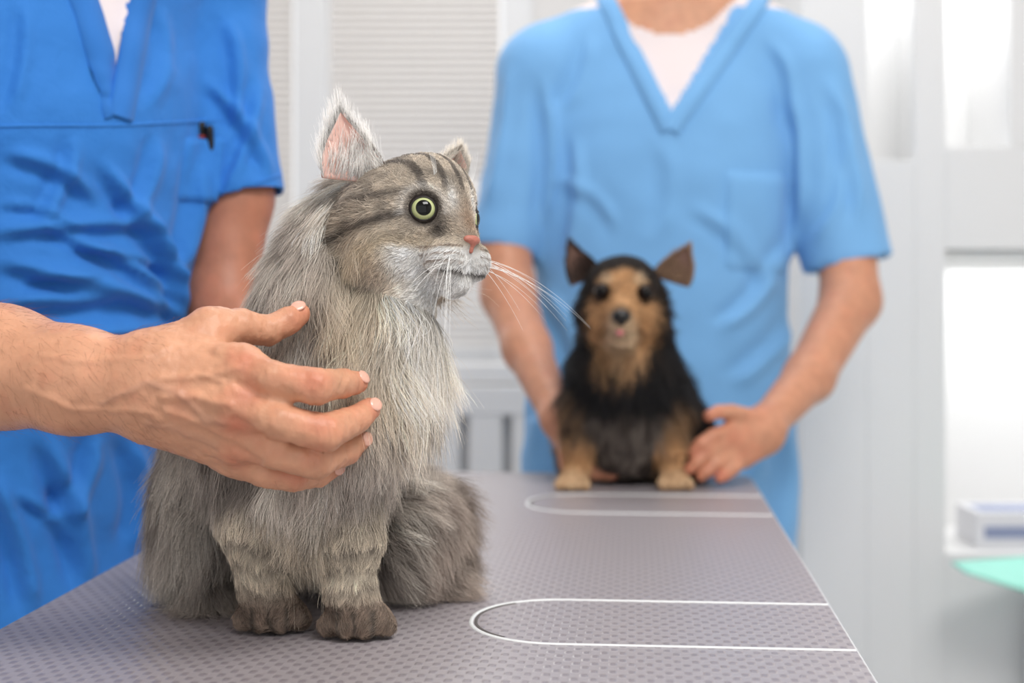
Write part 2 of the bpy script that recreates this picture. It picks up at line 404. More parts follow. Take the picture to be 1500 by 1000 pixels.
def Upath(t0,t1,L,r):
    p=[(0.001,t0)]
    for i in range(13):
        a=math.radians(90*i/12);p.append((L-r+r*math.sin(a),t0+r-r*math.cos(a)))
    for i in range(13):
        a=math.radians(90*i/12);p.append((L-r+r*math.cos(a),t1-r+r*math.sin(a)))
    p.append((.001,t1));return p
for nme,yc in (('near',1.165),('far',1.80)):
    ec=np.array([.2565+.084*(yc-.9986),yc,0]);t=(NR-ec)@fw
    tube_strip('inlay_'+nme,Upath(t-.078,t+.078,.305,.074),.0018,TZ,m_inlay)
    tube_strip('inlay_groove_'+nme,Upath(t-.0745,t+.0745,.3010,.071)[6:22],.0014,TZ-.0002,m_dark)
for s in (.08,W_-.08):
    for t in (.12,LN-.12):
        p=T(s,t,0);boxes('leg_%d%d'%(s*10,t*10),[((p[0]-.025,p[1]-.025,0),(p[0]+.025,p[1]+.025,TZ-.035))],m_metal,tb,.004)
p=T(W_/2,LN/2,0);boxes('undershelf',[((p[0]-.26,p[1]-.5,.25),(p[0]+.26,p[1]+.5,.275))],m_metal,tb,.004)
# ================================================================= HAND + ARM builder
def px(u,v,d,r): return (M(u,v,d),R(r,d))
def chain(pl,k,first_k=None):
    out=[]
    for i in range(len(pl)-1):
        a,b=px(*pl[i]),px(*pl[i+1]);out.append((Cap(a[0],a[1],b[0],b[1]),k if (i or first_k is None) else first_k,'u'))
    return out
SK=lin((210,154,122));SKR=lin((200,116,90))
def skin_cols(V,red,base=SK,redc=SKR,rad=.016):
    c=np.tile(base,(len(V),1));w=np.zeros(len(V))
    for p in red: w=np.maximum(w,np.exp(-(np.linalg.norm(V-p,axis=1)/rad)**2))
    w=np.clip(w*.65+.20*vnoise(V,60,3)+.14*vnoise(V,150,5),0,1)[:,None]
    return c*(1-w)+redc*w
def nail(name,p,ax_f,nrm,l,w,par):
    f=ax_f/np.linalg.norm(ax_f);n=nrm-f*(nrm@f);n/=np.linalg.norm(n);s=np.cross(n,f)
    sphere(name,p,(l,w,.0018),m_nail,par,ax=[f,s,n],seg=20,rings=12)
def polydist(U,W,pts):
    best=np.full(len(U),1e9)
    for a,b2 in zip(pts[:-1],pts[1:]):
        a=np.array(a,float);v=np.array(b2,float)-a;t=np.clip(((U-a[0])*v[0]+(W-a[1])*v[1])/(v@v),0,1)
        best=np.minimum(best,np.hypot(U-a[0]-t*v[0],W-a[1]-t*v[1]))
    return best
vet1=top('veterinarian',(-.55,1.58,0))
armR=[]
armR+=chain([(-420,330,1.30,120),(-260,500,1.13,98),(0,537,1.075,84),(110,557,1.05,72),(215,567,1.038,62)],.02)
armR+=[(Cap(*px(225,540,1.040,46),*px(352,538,1.022,33)),.022,'u'),(Cap(*px(225,568,1.034,48),*px(342,592,1.016,35)),.018,'u'),
       (Cap(*px(225,592,1.040,46),*px(345,640,1.030,33)),.018,'u'),(Cap(*px(225,605,1.050,40),*px(345,668,1.048,28)),.018,'u')]
armR+=[(Cap(*px(235,530,1.045,42),*px(308,484,1.055,32)),.02,'u')]
fing={'thumb':[(308,484,1.055,31),(352,478,1.066,26),(392,484,1.078,22),(422,470,1.088,20.5),(438,460,1.095,17)],
'index':[(352,538,1.022,31),(400,554,1.005,25),(462,566,1.005,27),(503,561,1.035,21),(522,560,1.052,17)],
'middle':[(342,592,1.016,33),(410,618,1.000,26),(476,634,1.008,28),(522,614,1.040,21),(541,599,1.056,17)],
'ring':[(345,640,1.030,31),(400,662,1.015,24),(462,676,1.022,26),(508,660,1.052,20),(527,645,1.068,16)],
'little':[(345,668,1.048,27),(390,692,1.040,22),(430,698,1.045,22),(468,694,1.068,18),(488,684,1.080,15)]}
for kf,pl in fing.items(): armR+=chain(pl,.0025,.010)
V,Fa=build(armR,.0019);V=relax(V,Fa,2,.4);N=vnormals(V,Fa)
kn=[M(*q[:3]) for q in ((352,520,1.0),(342,578,.99),(345,625,1.0),(345,665,1.02),(462,556,.99),(476,622,.99),(462,668,1.0),(430,690,1.03))]
disp=np.zeros(len(V));U=750+F*V[:,0]/V[:,1];Vv=HZ+F*(CZ-V[:,2])/V[:,1]
Ud=U+3*vnoise(V,120,31);Vd=Vv+3*vnoise(V,120,32)
for (cu,cv,a) in ((474,566,.3),(465,566,.3),(456,566,.3),(447,565,.3),(488,634,-.1),(479,634,-.1),(470,634,-.1),(461,632,-.1),(472,676,0),(463,676,0),(454,676,0),(386,482,.2),(393,482,.2),(400,482,.2),(407,481,.2),(503,562,.3),(499,562,.3),(523,614,-.5),(519,616,-.5),(508,661,-.3)):
    s=(Ud-cu)*math.cos(a)+(Vd-cv)*math.sin(a);q=-(Ud-cu)*math.sin(a)+(Vd-cv)*math.cos(a)
    disp-=.0010*np.exp(-(s/2.0)**2)*np.exp(-(q/17)**2)
for pts,am,wd in (([(235,555),(290,552),(348,540)],.0020,7),([(240,580),(290,582),(338,592)],.0026,7),([(248,602),(300,620),(342,640)],.0022,7),([(150,590),(215,560),(262,575),(300,612),(330,618)],.0016,4.5),([(262,575),(285,545),(325,560)],.0014,4),([(215,620),(262,628),(318,655)],.0013,4.5),
    ([(40,570),(110,600),(190,600),(240,612)],.0014,5),([(60,520),(130,530),(210,525),(250,505)],.0012,5),([(348,562),(385,580)],-.0022,6),([(345,615),(385,640)],-.0022,6),([(348,655),(380,676)],-.0016,5),([(290,510),(325,525),(350,512)],-.0012,6)):
    disp+=am*np.exp(-(polydist(Ud,Vd,pts)/wd)**2)
disp+=(.0005*vnoise(V,180,2)+.0004*vnoise(V,(420,420,160),6))*(U>190)
V=V+N*(disp*(N[:,1]<.2))[:,None]
tips=[M(*pl[-1][:3]) for pl in fing.values()]
cols=skin_cols(V,kn+tips,rad=.014)
vein=np.maximum(np.exp(-(polydist(Ud,Vd,[(150,590),(215,560),(262,575),(300,612),(330,618)])/6)**2),np.exp(-(polydist(Ud,Vd,[(215,620),(262,628),(318,655)])/6)**2))[:,None]
cols=cols*(1-.35*vein)+lin((176,132,112))*.35*vein
mesh_obj('right_arm_and_hand',V,Fa,m_skin,vet1,cols)
for kf,nv in (('thumb',(.15,-.55,.85)),('index',(.35,-.85,.45)),('middle',(.45,-.85,.35)),('ring',(.6,-.8,.1)),('little',(.5,-.8,-.1))):
    pl=fing[kf];p,r=px(*pl[-1]);f=p-M(*pl[-2][:3]);nv=np.array(nv);nv/=np.linalg.norm(nv)
    f/=np.linalg.norm(f);n2=nv-f*(nv@f);n2/=np.linalg.norm(n2);nail(kf+'_nail',p+n2*(r-.0003)-f*.0005,f,nv,.0064,.0054,vet1)
P,Nn=sample(V,Fa,N,2200,lambda c:((c[:,0]>-.5)&(c[:,0]<-.25)).astype(float)+.015*(c[:,0]<-.17))
fl=np.tile([.6,0,-.7],(len(P),1));L=rng.uniform(.005,.014,len(P))
H=grow(P,Nn,fl,L,np.full(len(P),.3),.1,5,0,30,.3,.4,60)
hair('forearm_hair',H,np.linspace(.00006,.00002,5)[None,:],np.tile(lin((125,82,56)),(len(P),1)),m_armhair,vet1)
aL=chain([(305,40,1.70,62),(345,290,1.665,52),(325,440,1.64,52),(345,500,1.60,46),(430,600,1.50,34)],.02)
aL+=[(Cap(*px(430,600,1.50,30),*px(445,690,1.46,34)),.02,'u')]
for i,(a,b2) in enumerate(((410,760),(435,770),(460,765),(480,750))): aL+=chain([(a+15,700,1.46,14),(a,b2-30,1.445,13),(a,b2,1.43,11)],.002,.01)
aL+=chain([(470,660,1.46,16),(500,690,1.44,13),(505,715,1.43,11)],.002,.01)
V,Fa=build(aL,.004);V=relax(V,Fa,2,.4);mesh_obj('left_arm_and_hand',V,Fa,m_skin,vet1,skin_cols(V,[],lin((178,118,92))))
# ================================================================= GARMENT helpers
def strokes(V,N,st):
    U=750+F*V[:,0]/V[:,1];W=HZ+F*(CZ-V[:,2])/V[:,1];D=np.zeros(len(V))
    for (a,b2,w,amp) in st:
        a=np.array(a,float);b2=np.array(b2,float);v=b2-a;L=np.linalg.norm(v);v/=L
        q=(U-a[0])*v[0]+(W-a[1])*v[1];s=-(U-a[0])*v[1]+(W-a[1])*v[0]
        s=s+10*np.sin(q/L*3.1)+6*vnoise(V,14,5)
        tp=sstep(-15,L*.25,q)*(1-sstep(L*.8,L+15,q))
        D+=amp*tp*(np.exp(-(s/w)**2)-.7*np.exp(-((s-1.7*w)/(w*1.1))**2))
    return D*(N[:,1]<.25)
def surf_ribbon(name,bvh,uv,hw,m,par,raise_=.002,step=6,dirs=None):
    pts=[]
    for i in range(len(uv)-1):
        a=np.array(uv[i],float);b2=np.array(uv[i+1],float);n=max(int(np.linalg.norm(b2-a)/step),1)
        for j in range(n+(i==len(uv)-2)): pts.append(a+(b2-a)*j/n)
    cpos=Vector((0,0,CZ));H=[]
    for p in pts:
        d=Vector(M(p[0],p[1],1.0))-cpos;h=bvh.ray_cast(cpos,d.normalized())
        if h[0] is not None:H.append((np.array(h[0]),np.array(h[1])))
    if len(H)<3:return
    Pp=np.array([h[0] for h in H]);Nn=np.array([h[1] for h in H])
    for _ in range(2): Nn[1:-1]=(Nn[:-2]+Nn[1:-1]+Nn[2:])/3;Pp[1:-1]=(Pp[:-2]+2*Pp[1:-1]+Pp[2:])/4
    V=[];Fs=[]
    for i in range(len(Pp)):
        t=Pp[min(i+1,len(Pp)-1)]-Pp[max(i-1,0)];t/=np.linalg.norm(t);n=Nn[i]/np.linalg.norm(Nn[i]);s=np.cross(n,t);s/=np.linalg.norm(s)
        for a,hh in ((-1,-.003),(-.93,raise_),(0,raise_*1.15),(.93,raise_),(1,-.003)): V.append(Pp[i]+s*hw*a+n*hh)
    for i in range(len(Pp)-1):
        for j in range(4):k=i*5+j;Fs.append([k,k+5,k+6,k+1])
    mesh_obj(name,V,Fs,m,par)
def surf_patch(name,bvh,q,m,par,raise_=.003,n=14):
    q=[np.array(x,float) for x in q];cpos=Vector((0,0,CZ));V=[];Fs=[]
    for i in range(n+1):
        for j in range(n+1):
            a=i/n;b2=j/n;p=(q[0]*(1-a)+q[1]*a)*(1-b2)+(q[3]*(1-a)+q[2]*a)*b2
            h=bvh.ray_cast(cpos,(Vector(M(p[0],p[1],1.0))-cpos).normalized())
            if h[0] is None:return
            e=0 if (i in(0,n) or j in (0,n)) else 1
            V.append(np.array(h[0])+np.array(h[1])*(raise_ if e else -.001))
    for i in range(n):
        for j in range(n):k=i*(n+1)+j;Fs.append([k,k+1,k+n+2,k+n+1])
    mesh_obj(name,V,Fs,m,par)
def head(name,c,face,par,mskin_base):
    f=np.array(face,float);f/=np.linalg.norm(f);s=np.cross(f,[0,0,1.]);up=np.array([0,0,1.]);A=[f,s,up];c=np.array(c,float)
    L=lambda a,b2,e:c+f*a+s*b2+up*e
    pr=[(Ell(L(-.01,0,.03),(.095,.076,.10),A),0,'u'),(Ell(L(.02,0,-.05),(.065,.055,.065),A),.04,'u'),(Cap(L(.085,0,.02),.010,L(.108,0,-.018),.014),.015,'u'),
        (Ell(L(-.01,.078,0),(.018,.009,.03),A),.006,'u'),(Ell(L(-.01,-.078,0),(.018,.009,.03),A),.006,'u'),(Ell(L(.083,0,-.055),(.012,.026,.007),A),.008,'u'),
        (Ell(L(.09,.032,.02),.013,A),.01,'s'),(Ell(L(.09,-.032,.02),.013,A),.01,'s')]
    V,Fa=build(pr,.006);V=relax(V,Fa,1);mesh_obj(name+'_face',V,Fa,m_skin,par,skin_cols(V,[L(.083,0,-.055)],mskin_base))
    for e,sg in (('left_eye',1),('right_eye',-1)): sphere(e,L(.073,.032*sg,.02),.012,m_tee,par,seg=16,rings=10)
    V,Fa=build([(Ell(L(-.022,0,.045),(.10,.086,.105),A),0,'u'),(Ell(L(.085,0,-.01),(.07,.09,.085),A),.02,'s'),(Ell(L(.0,0,-.13),(.12,.12,.10),A),.02,'s')],.006)
    mesh_obj('hair',V,Fa,m_hairh,par)
# ================================================================= NEAR VET BODY
YW=math.radians(52)
fdir=np.array([math.sin(YW),-math.cos(YW),0]);ldir=np.array([math.cos(YW),math.sin(YW),0])
rows=[(.56,-.572,1.60,.20,.13),(.80,-.566,1.59,.197,.13),(.92,-.552,1.58,.197,.135),(1.05,-.533,1.575,.20,.135),(1.17,-.520,1.57,.205,.135),(1.28,-.512,1.56,.205,.13),(1.38,-.505,1.55,.19,.11),(1.44,-.50,1.545,.15,.09),(1.48,-.50,1.54,.09,.07)]
tor=[(Loft(rows,YW),0,'u')]
tor+=[(Cap(M(180,-60,1.56),.06,M(300,-30,1.68),.062),.05,'u'),(Cap(M(298,-35,1.69),.064,M(356,292,1.66),.051,cut=True),.035,'u'),
      (Cap(M(352,268,1.66),.043,M(358,310,1.66),.046),.002,'s'),
      (Cap(np.array([-.55,1.50,1.40]),.065,np.array([-.64,1.39,1.35]),.07),.04,'u'),(Cap(np.array([-.64,1.39,1.35]),.075,np.array([-.60,1.24,1.14]),.064,cut=True),.03,'u'),
      (Cap(np.array([-.505,1.53,1.40]),.062,np.array([-.48,1.50,1.54]),.055),.03,'u')]
V,Fa=build(tor,.0045);V=relax(V,Fa,2,.5);N=vnormals(V,Fa)
st=[((-20,345),(240,325),10,.009),((-10,385),(262,455),12,.014),((60,325),(268,440),9,.011),((-10,450),(190,440),13,.013),((150,235),(268,430),10,.012),((292,235),(262,400),10,.011),
    ((10,225),(140,285),10,.009),((110,205),(60,330),12,.007),((235,205),(190,330),10,.008),((190,640),(200,800),12,.013),((70,640),(130,860),13,.014),((-10,690),(50,890),13,.013),
    ((140,640),(90,760),11,.011),((330,30),(345,200),9,.008),((300,120),(400,250),9,.009),((380,120),(330,280),9,.008),((40,10),(20,160),10,.005),((235,20),(225,150),10,.006),((30,520),(240,480),12,.012),((215,300),(265,470),8,.011),
    ((100,360),(255,395),7,.007),((0,300),(120,330),8,.006),((180,400),(262,470),6,.007),((20,420),(150,400),8,.006),((30,720),(110,800),10,.007)]
D=strokes(V,N,st)+.0035*vnoise(V,(9,9,13),1)+.0022*vnoise(V,(22,22,30),2)
lx=(V-np.array([-.505,1.55,0]))@ldir;lf=(V-np.array([-.505,1.55,0]))@fdir
inV=(lf>0)&(np.abs(lx+.0)<(V[:,2]-1.262)*.20)
D=np.where(inV,-.005,D);V=V+N*D[:,None]
fc=V[Fa].mean(1);lx=(fc-np.array([-.505,1.55,0]))@ldir;lf=(fc-np.array([-.505,1.55,0]))@fdir
fm=np.zeros(len(Fa),int);fm[(lf>0)&(np.abs(lx)<(fc[:,2]-1.262)*.20)]=1;fm[fc[:,2]>1.47]=2
cols=skin_cols(V,[])
mesh_obj('scrub_top',V,Fa,[m_scrub1,m_tee,m_skin],vet1,cols,fmat=fm)
bv=BVHTree.FromPolygons(V.tolist(),Fa.tolist())
surf_ribbon('collar_band_1',bv,[(100,-60),(130,20),(172,168)],.017,m_scrub1d,vet1,.003)
surf_ribbon('collar_band_2',bv,[(222,-60),(205,20),(176,172)],.015,m_scrub1d,vet1,.004)
surf_ribbon('yoke_seam',bv,[(-60,186),(60,184),(170,184),(250,180),(325,176)],.0016,m_scrub1,vet1,.0010)
surf_patch('chest_pocket',bv,[(272,200),(332,198),(322,300),(258,296)],m_scrub1,vet1,.006)
surf_ribbon('sleeve_hem',bv,[(310,282),(350,278),(395,262),(412,256)],.0016,m_scrub1d,vet1,.0015)
h=bv.ray_cast(Vector((0,0,CZ)),(Vector(M(302,200,1))-Vector((0,0,CZ))).normalized())[0]
if h is not None:
    for i,(dx,mm2) in enumerate(((0,m_black),(.009,m_black))):
        V2,F2=build([(Cap((h[0]-.004+dx,h[1]+.012,h[2]-.05),.0042,(h[0]-.004+dx,h[1]-.005,h[2]+.013-.005*i),.0045),0,'u'),(Cap((h[0]-.004+dx,h[1]-.010,h[2]+.002),.0012,(h[0]-.004+dx,h[1]-.010,h[2]+.010),.0012),.001,'u')],.0012)
        mesh_obj('pen_%d'%i,V2,F2,mm2,vet1)
    sphere('pen_ring',(h[0]-.004,h[1]-.006,h[2]-.001),(.005,.005,.002),m_red,vet1,seg=16,rings=8)
def trousers(cx,cy,ld,fd,z,par,m):
    pr=[(Ell((cx,cy,z),(.185,.13,.14),[ld,fd,[0,0,1]]),0,'u')]
    c=np.array([cx,cy,0.]);ld=np.array(ld);fd=np.array(fd)
    for s in (-1,1):
        pr+=[(Cap(c+ld*.09*s+[0,0,z-.02],.10,c+ld*.10*s+fd*.01+[0,0,.48],.078),.03,'u'),(Cap(c+ld*.10*s+fd*.01+[0,0,.48],.078,c+ld*.11*s+[0,0,.07],.07,cut=True),.02,'u')]
    V,Fa=build(pr,.010);V=relax(V,Fa,2);N=vnormals(V,Fa);V=V+N*(.005*vnoise(V,(10,10,8),4))[:,None];mesh_obj('scrub_trousers',V,Fa,m,par)
    for i,s in enumerate((-1,1)):
        q=c+ld*.11*s;V,Fa=build([(Cap(q-fd*.05+[0,0,.042],.040,q+fd*.13+[0,0,.036],.034),0,'u'),(Cap(q+[0,0,.05],.045,q+[0,0,.11],.045),.02,'u')],.006)
        V[:,2]=np.maximum(V[:,2],0.001);mesh_obj('shoe_%d'%i,V,Fa,m_shoe,par)
trousers(-.575,1.60,ldir,fdir,.72,vet1,m_scrub1)
head('near',(-.47,1.485,1.66),(.8,-.6,-.1),vet1,SK)
# ================================================================= FAR VET
vet2=top('veterinarian.001',(.25,2.36,0))
rows=[(.56,.243,2.37,.225,.145),(.786,.243,2.37,.230,.14),(.875,.243,2.37,.228,.135),(.986,.247,2.37,.213,.13),(1.12,.252,2.37,.205,.128),(1.265,.2525,2.36,.203,.125),(1.365,.255,2.36,.205,.118),(1.43,.257,2.36,.185,.10),(1.49,.26,2.36,.13,.08),(1.53,.262,2.36,.085,.07)]
LS=(M(790,112,2.36),R(64,2.36));LE=(M(735,366,2.33),R(50,2.33));RS=(M(1182,112,2.36),R(64,2.36));RE=(M(1243,388,2.33),R(64,2.33))
tor=[(Loft(rows,0),0,'u'),(Cap(M(950,22,2.36),.062,M(815,85,2.36),.060),.05,'u'),(Cap(M(1050,22,2.36),.062,M(1160,85,2.36),.060),.05,'u'),
 (Cap(*LS,*LE,cut=True),.04,'u'),(Cap(*RS,*RE,cut=True),.04,'u'),
 (Cap(LE[0]+(LS[0]-LE[0])*.06,LE[1]-.012,LE[0]-(LS[0]-LE[0])*.05,LE[1]-.008),.002,'s'),(Cap(RE[0]+(RS[0]-RE[0])*.06,RE[1]-.014,RE[0]-(RS[0]-RE[0])*.05,RE[1]-.010),.002,'s'),
 (Cap((.262,2.365,1.48),.062,(.262,2.345,1.62),.056),.03,'u')]
V,Fa=build(tor,.006);V=relax(V,Fa,2,.5);N=vnormals(V,Fa)
st=[((800,120),(800,330),9,.013),((1160,130),(1165,330),9,.013),((845,200),(830,380),10,.008),((1135,400),(1060,480),10,.010),((800,420),(850,560),12,.010),((1160,470),(1080,560),11,.010),
    ((980,215),(975,340),14,.005),((745,100),(715,300),10,.009),((1215,120),(1260,320),10,.010),((790,480),(780,660),10,.010),((1140,600),(1150,800),12,.012),((1100,620),(1105,700),10,.009),((870,60),(830,160),10,.007),((1130,60),(1160,180),10,.007),((1020,300),(1130,420),10,.006),((1165,330),(1120,400),9,.009),((820,260),(900,330),10,.005),((1240,200),(1200,350),9,.007)]
D=strokes(V,N,st)+.004*vnoise(V,(8,8,9),1)+.0018*vnoise(V,(20,20,24),2)
def inv(Q): return (Q[:,1]<2.36)&(np.abs(Q[:,0]-.2535)<(Q[:,2]-1.355)*.61)
D=np.where(inv(V),-.004,D);V=V+N*D[:,None];fc=V[Fa].mean(1)
fm=np.zeros(len(Fa),int);iv=inv(fc)|((fc[:,2]>1.53));fm[iv]=1;fm[iv&(fc[:,2]>1.479+5.3*(fc[:,0]-.2535)**2)]=2
mesh_obj('scrub_top',V,Fa,[m_scrub2,m_tee,m_skin],vet2,skin_cols(V,[]),fmat=fm)
bv2=BVHTree.FromPolygons(V.tolist(),Fa.tolist())
surf_ribbon('collar_band_1',bv2,[(868,-40),(889,3),(981,190)],.016,m_scrub2,vet2,.004)
surf_ribbon('collar_band_2',bv2,[(1128,-40),(1112,3),(982,190)],.016,m_scrub2,vet2,.005)
surf_patch('chest_pocket',bv2,[(1062,248),(1150,252),(1152,402),(1060,398)],m_scrub2,vet2,.007)
surf_patch('hip_pocket',bv2,[(772,610),(850,614),(850,700),(772,700)],m_scrub2,vet2,.005)
trousers(.243,2.37,[1,0,0],[0,-1,0],.70,vet2,m_scrub2)
head('far',(.262,2.32,1.72),(0,-1,-.15),vet2,SK)
SK2=lin((202,144,114))
a=chain([(790,110,2.36,50),(737,340,2.33,40),(745,430,2.29,39),(772,510,2.19,34),(818,612,2.04,25)],.02)
a+=[(Cap(*px(820,615,2.04,24),*px(842,655,2.01,26)),.02,'u')]
for i,v in enumerate((668,678,688,695)): a+=chain([(845,650+i*6,2.00,11),(878-i*3,v-2,1.985,10),(918-i*7,v,1.975,8.5)],.002,.01)
a+=chain([(835,640,2.0,12),(826,665,1.985,10),(828,685,1.975,9)],.002,.01)
V,Fa=build(a,.0035);V=relax(V,Fa,1,.4);mesh_obj('right_arm_and_hand',V,Fa,m_skin,vet2,skin_cols(V,[M(900,685,1.97)],SK2))
a=chain([(1182,110,2.36,50),(1238,350,2.33,44),(1246,440,2.28,42),(1185,552,2.15,35),(1122,622,2.03,27)],.02)
a+=[(Cap(*px(1116,626,2.03,27),*px(1075,632,1.995,19)),.02,'u'),(Cap(*px(1116,634,2.03,26),*px(1078,652,1.99,19)),.02,'u'),(Cap(*px(1116,640,2.03,24),*px(1088,670,2.0,17)),.02,'u')]
f2={'i':[(1074,630,1.99,14),(1044,638,1.962,11),(1026,650,1.955,10),(1013,661,1.955,8.5)],'m':[(1072,646,1.985,14),(1038,659,1.958,11),(1020,676,1.952,10),(1009,688,1.952,8.5)],
'r':[(1078,660,1.99,14),(1050,678,1.958,11),(1035,691,1.952,9.5),(1027,698,1.952,8)],'l':[(1090,668,1.995,13),(1074,686,1.965,10),(1062,696,1.955,9),(1054,701,1.952,7.5)],'t':[(1104,616,2.015,17),(1072,604,1.985,12.5),(1052,603,1.97,10.5),(1038,609,1.96,9)]}
for q in f2.values(): a+=chain(q,.0015,.008)
V,Fa=build(a,.0027);V=relax(V,Fa,1,.4)
V[:,2]=np.maximum(V[:,2],TZ+.0005)
mesh_obj('left_arm_and_hand',V,Fa,m_skin,vet2,skin_cols(V,[M(*q[k][:3]) for q in f2.values() for k in (0,-1)],SK2,rad=.018))
# ================================================================= CAT
cat=top('tabby_cat',tuple(M(450,900,1.2)[:2])+(TZ,))
HS=1.09
O=M(607,323,1.15);th=math.radians(42)
hF=np.array([math.cos(th),-math.sin(th),.09]);hF/=np.linalg.norm(hF)
hN=np.array([-math.sin(th),-math.cos(th),.10]);hN-=hF*(hN@hF);hN/=np.linalg.norm(hN);hU=np.cross(hN,hF)
if hU[2]<0:hU=-hU
HA=np.array([hF,hN,hU])
def HL(f,s,u): return O+HS*(hF*f+hN*s+hU*u)
def c_(a,b2,k=.02): return (Cap(*px(*a),*px(*b2)),k,'u')
def HE(c,r): return Ell(c,tuple(np.array(r if hasattr(r,'__len__') else (r,r,r))*HS),HA)
body=[c_((400,775,1.33,92),(425,640,1.24,112),.02),c_((425,640,1.24,112),(465,520,1.18,98)),c_((465,520,1.18,96),(495,420,1.17,84)),c_((495,420,1.17,84),(560,345,1.16,70)),
 (Ell(M(512,335,1.18),R(50,1.18)),.03,'u'),c_((580,455,1.13,58),(552,555,1.125,58),.03),c_((552,555,1.135,58),(468,700,1.14,60),.03),(Ell(M(400,590,1.155),(.038,.04,.055)),.03,'u'),
 (Ell(M(450,735,1.17),(.042,.05,.05)),.03,'u'),
 c_((368,660,1.16,52),(366,765,1.145,42),.02),c_((366,765,1.145,42),(388,868,1.145,32),.012),
 c_((508,680,1.15,48),(518,790,1.130,39),.02),c_((518,790,1.130,39),(513,870,1.128,30),.012),
 (Ell(M(308,755,1.27),(.038,.065,.066)),.035,'u'),c_((300,690,1.24,34),(330,620,1.22,50),.04),(Ell(M(584,772,1.28),(.042,.07,.046)),.03,'u'),
 c_((560,740,1.36,38),(636,752,1.33,32),.02),c_((636,752,1.33,32),(645,808,1.30,27),.02),
 (Cap(M(590,840,1.28)*[1,1,0]+[0,0,TZ+.016],.016,M(646,850,1.27)*[1,1,0]+[0,0,TZ+.014],.013),.012,'u'),
 (Cap(M(310,850,1.24)*[1,1,0]+[0,0,TZ+.016],.018,M(300,850,1.22)*[1,1,0]+[0,0,TZ+.014],.015),.012,'u')]
PAW=[]
for (uc,dd0,ul) in ((400,1.125,388),(524,1.106,514)):
    q=M(uc,900,dd0+.022);PAW.append((q[0],dd0))
    body+=[(Cap(M(ul,868,dd0+.02),.0170,np.array([q[0],dd0+.020,TZ+.020]),.0190),.014,'u')]
    for i,o_ in enumerate((-.0225,-.0080,.0080,.0225)):
        yy=dd0+(.008 if abs(o_)>.01 else 0)
        body+=[(Cap(np.array([q[0]+o_*.7,dd0+.022,TZ+.017]),.0105,np.array([q[0]+o_,yy+.010,TZ+.0110]),.0092),.0045,'u')]
hd=[(HE(HL(-.006,0,.0),(.052,.050,.046)),.02,'u'),(HE(HL(.016,0,.016),.031),.015,'u'),
 (HE(HL(.004,.028,-.026),.027),.015,'u'),(HE(HL(.004,-.028,-.026),.027),.015,'u'),(Cap(HL(.008,0,-.03),.032,HL(.036,0,-.042),.015),.015,'u'),
 (Cap(HL(.032,0,.008),.0180,HL(.0530,0,-.020),.0102),.012,'u'),(HE(HL(.045,.0120,-.034),.0155),.006,'u'),(HE(HL(.045,-.0120,-.034),.0155),.006,'u'),(HE(HL(.042,0,-.0495),.0120),.005,'u'),
 (HE(HL(.038,.0265,.002),.0105),.004,'s'),(HE(HL(.038,-.0265,.002),.0095),.004,'s')]
body+=hd
V,Fa=build(body,.0028);V=relax(V,Fa,1,.4);V[:,2]=np.maximum(V[:,2],TZ+.0006);N=vnormals(V,Fa)
C={k:lin(v) for k,v in dict(light=(236,228,216),mid=(188,178,168),dark=(92,84,79),beige=(230,212,184),white=(250,247,243),paw=(132,113,100),tail=(150,135,125),brown=(156,126,102)).items()}
def mixc(a,b2,w): w=np.clip(w,0,1)[:,None];return a*(1-w)+b2*w
def isH(f,s,u): return (np.sqrt((f/np.where(f>0,1.38,1.05))**2+s**2+(u/np.where(u<0,1.12,1.0))**2)<.066)&(f>-.035)
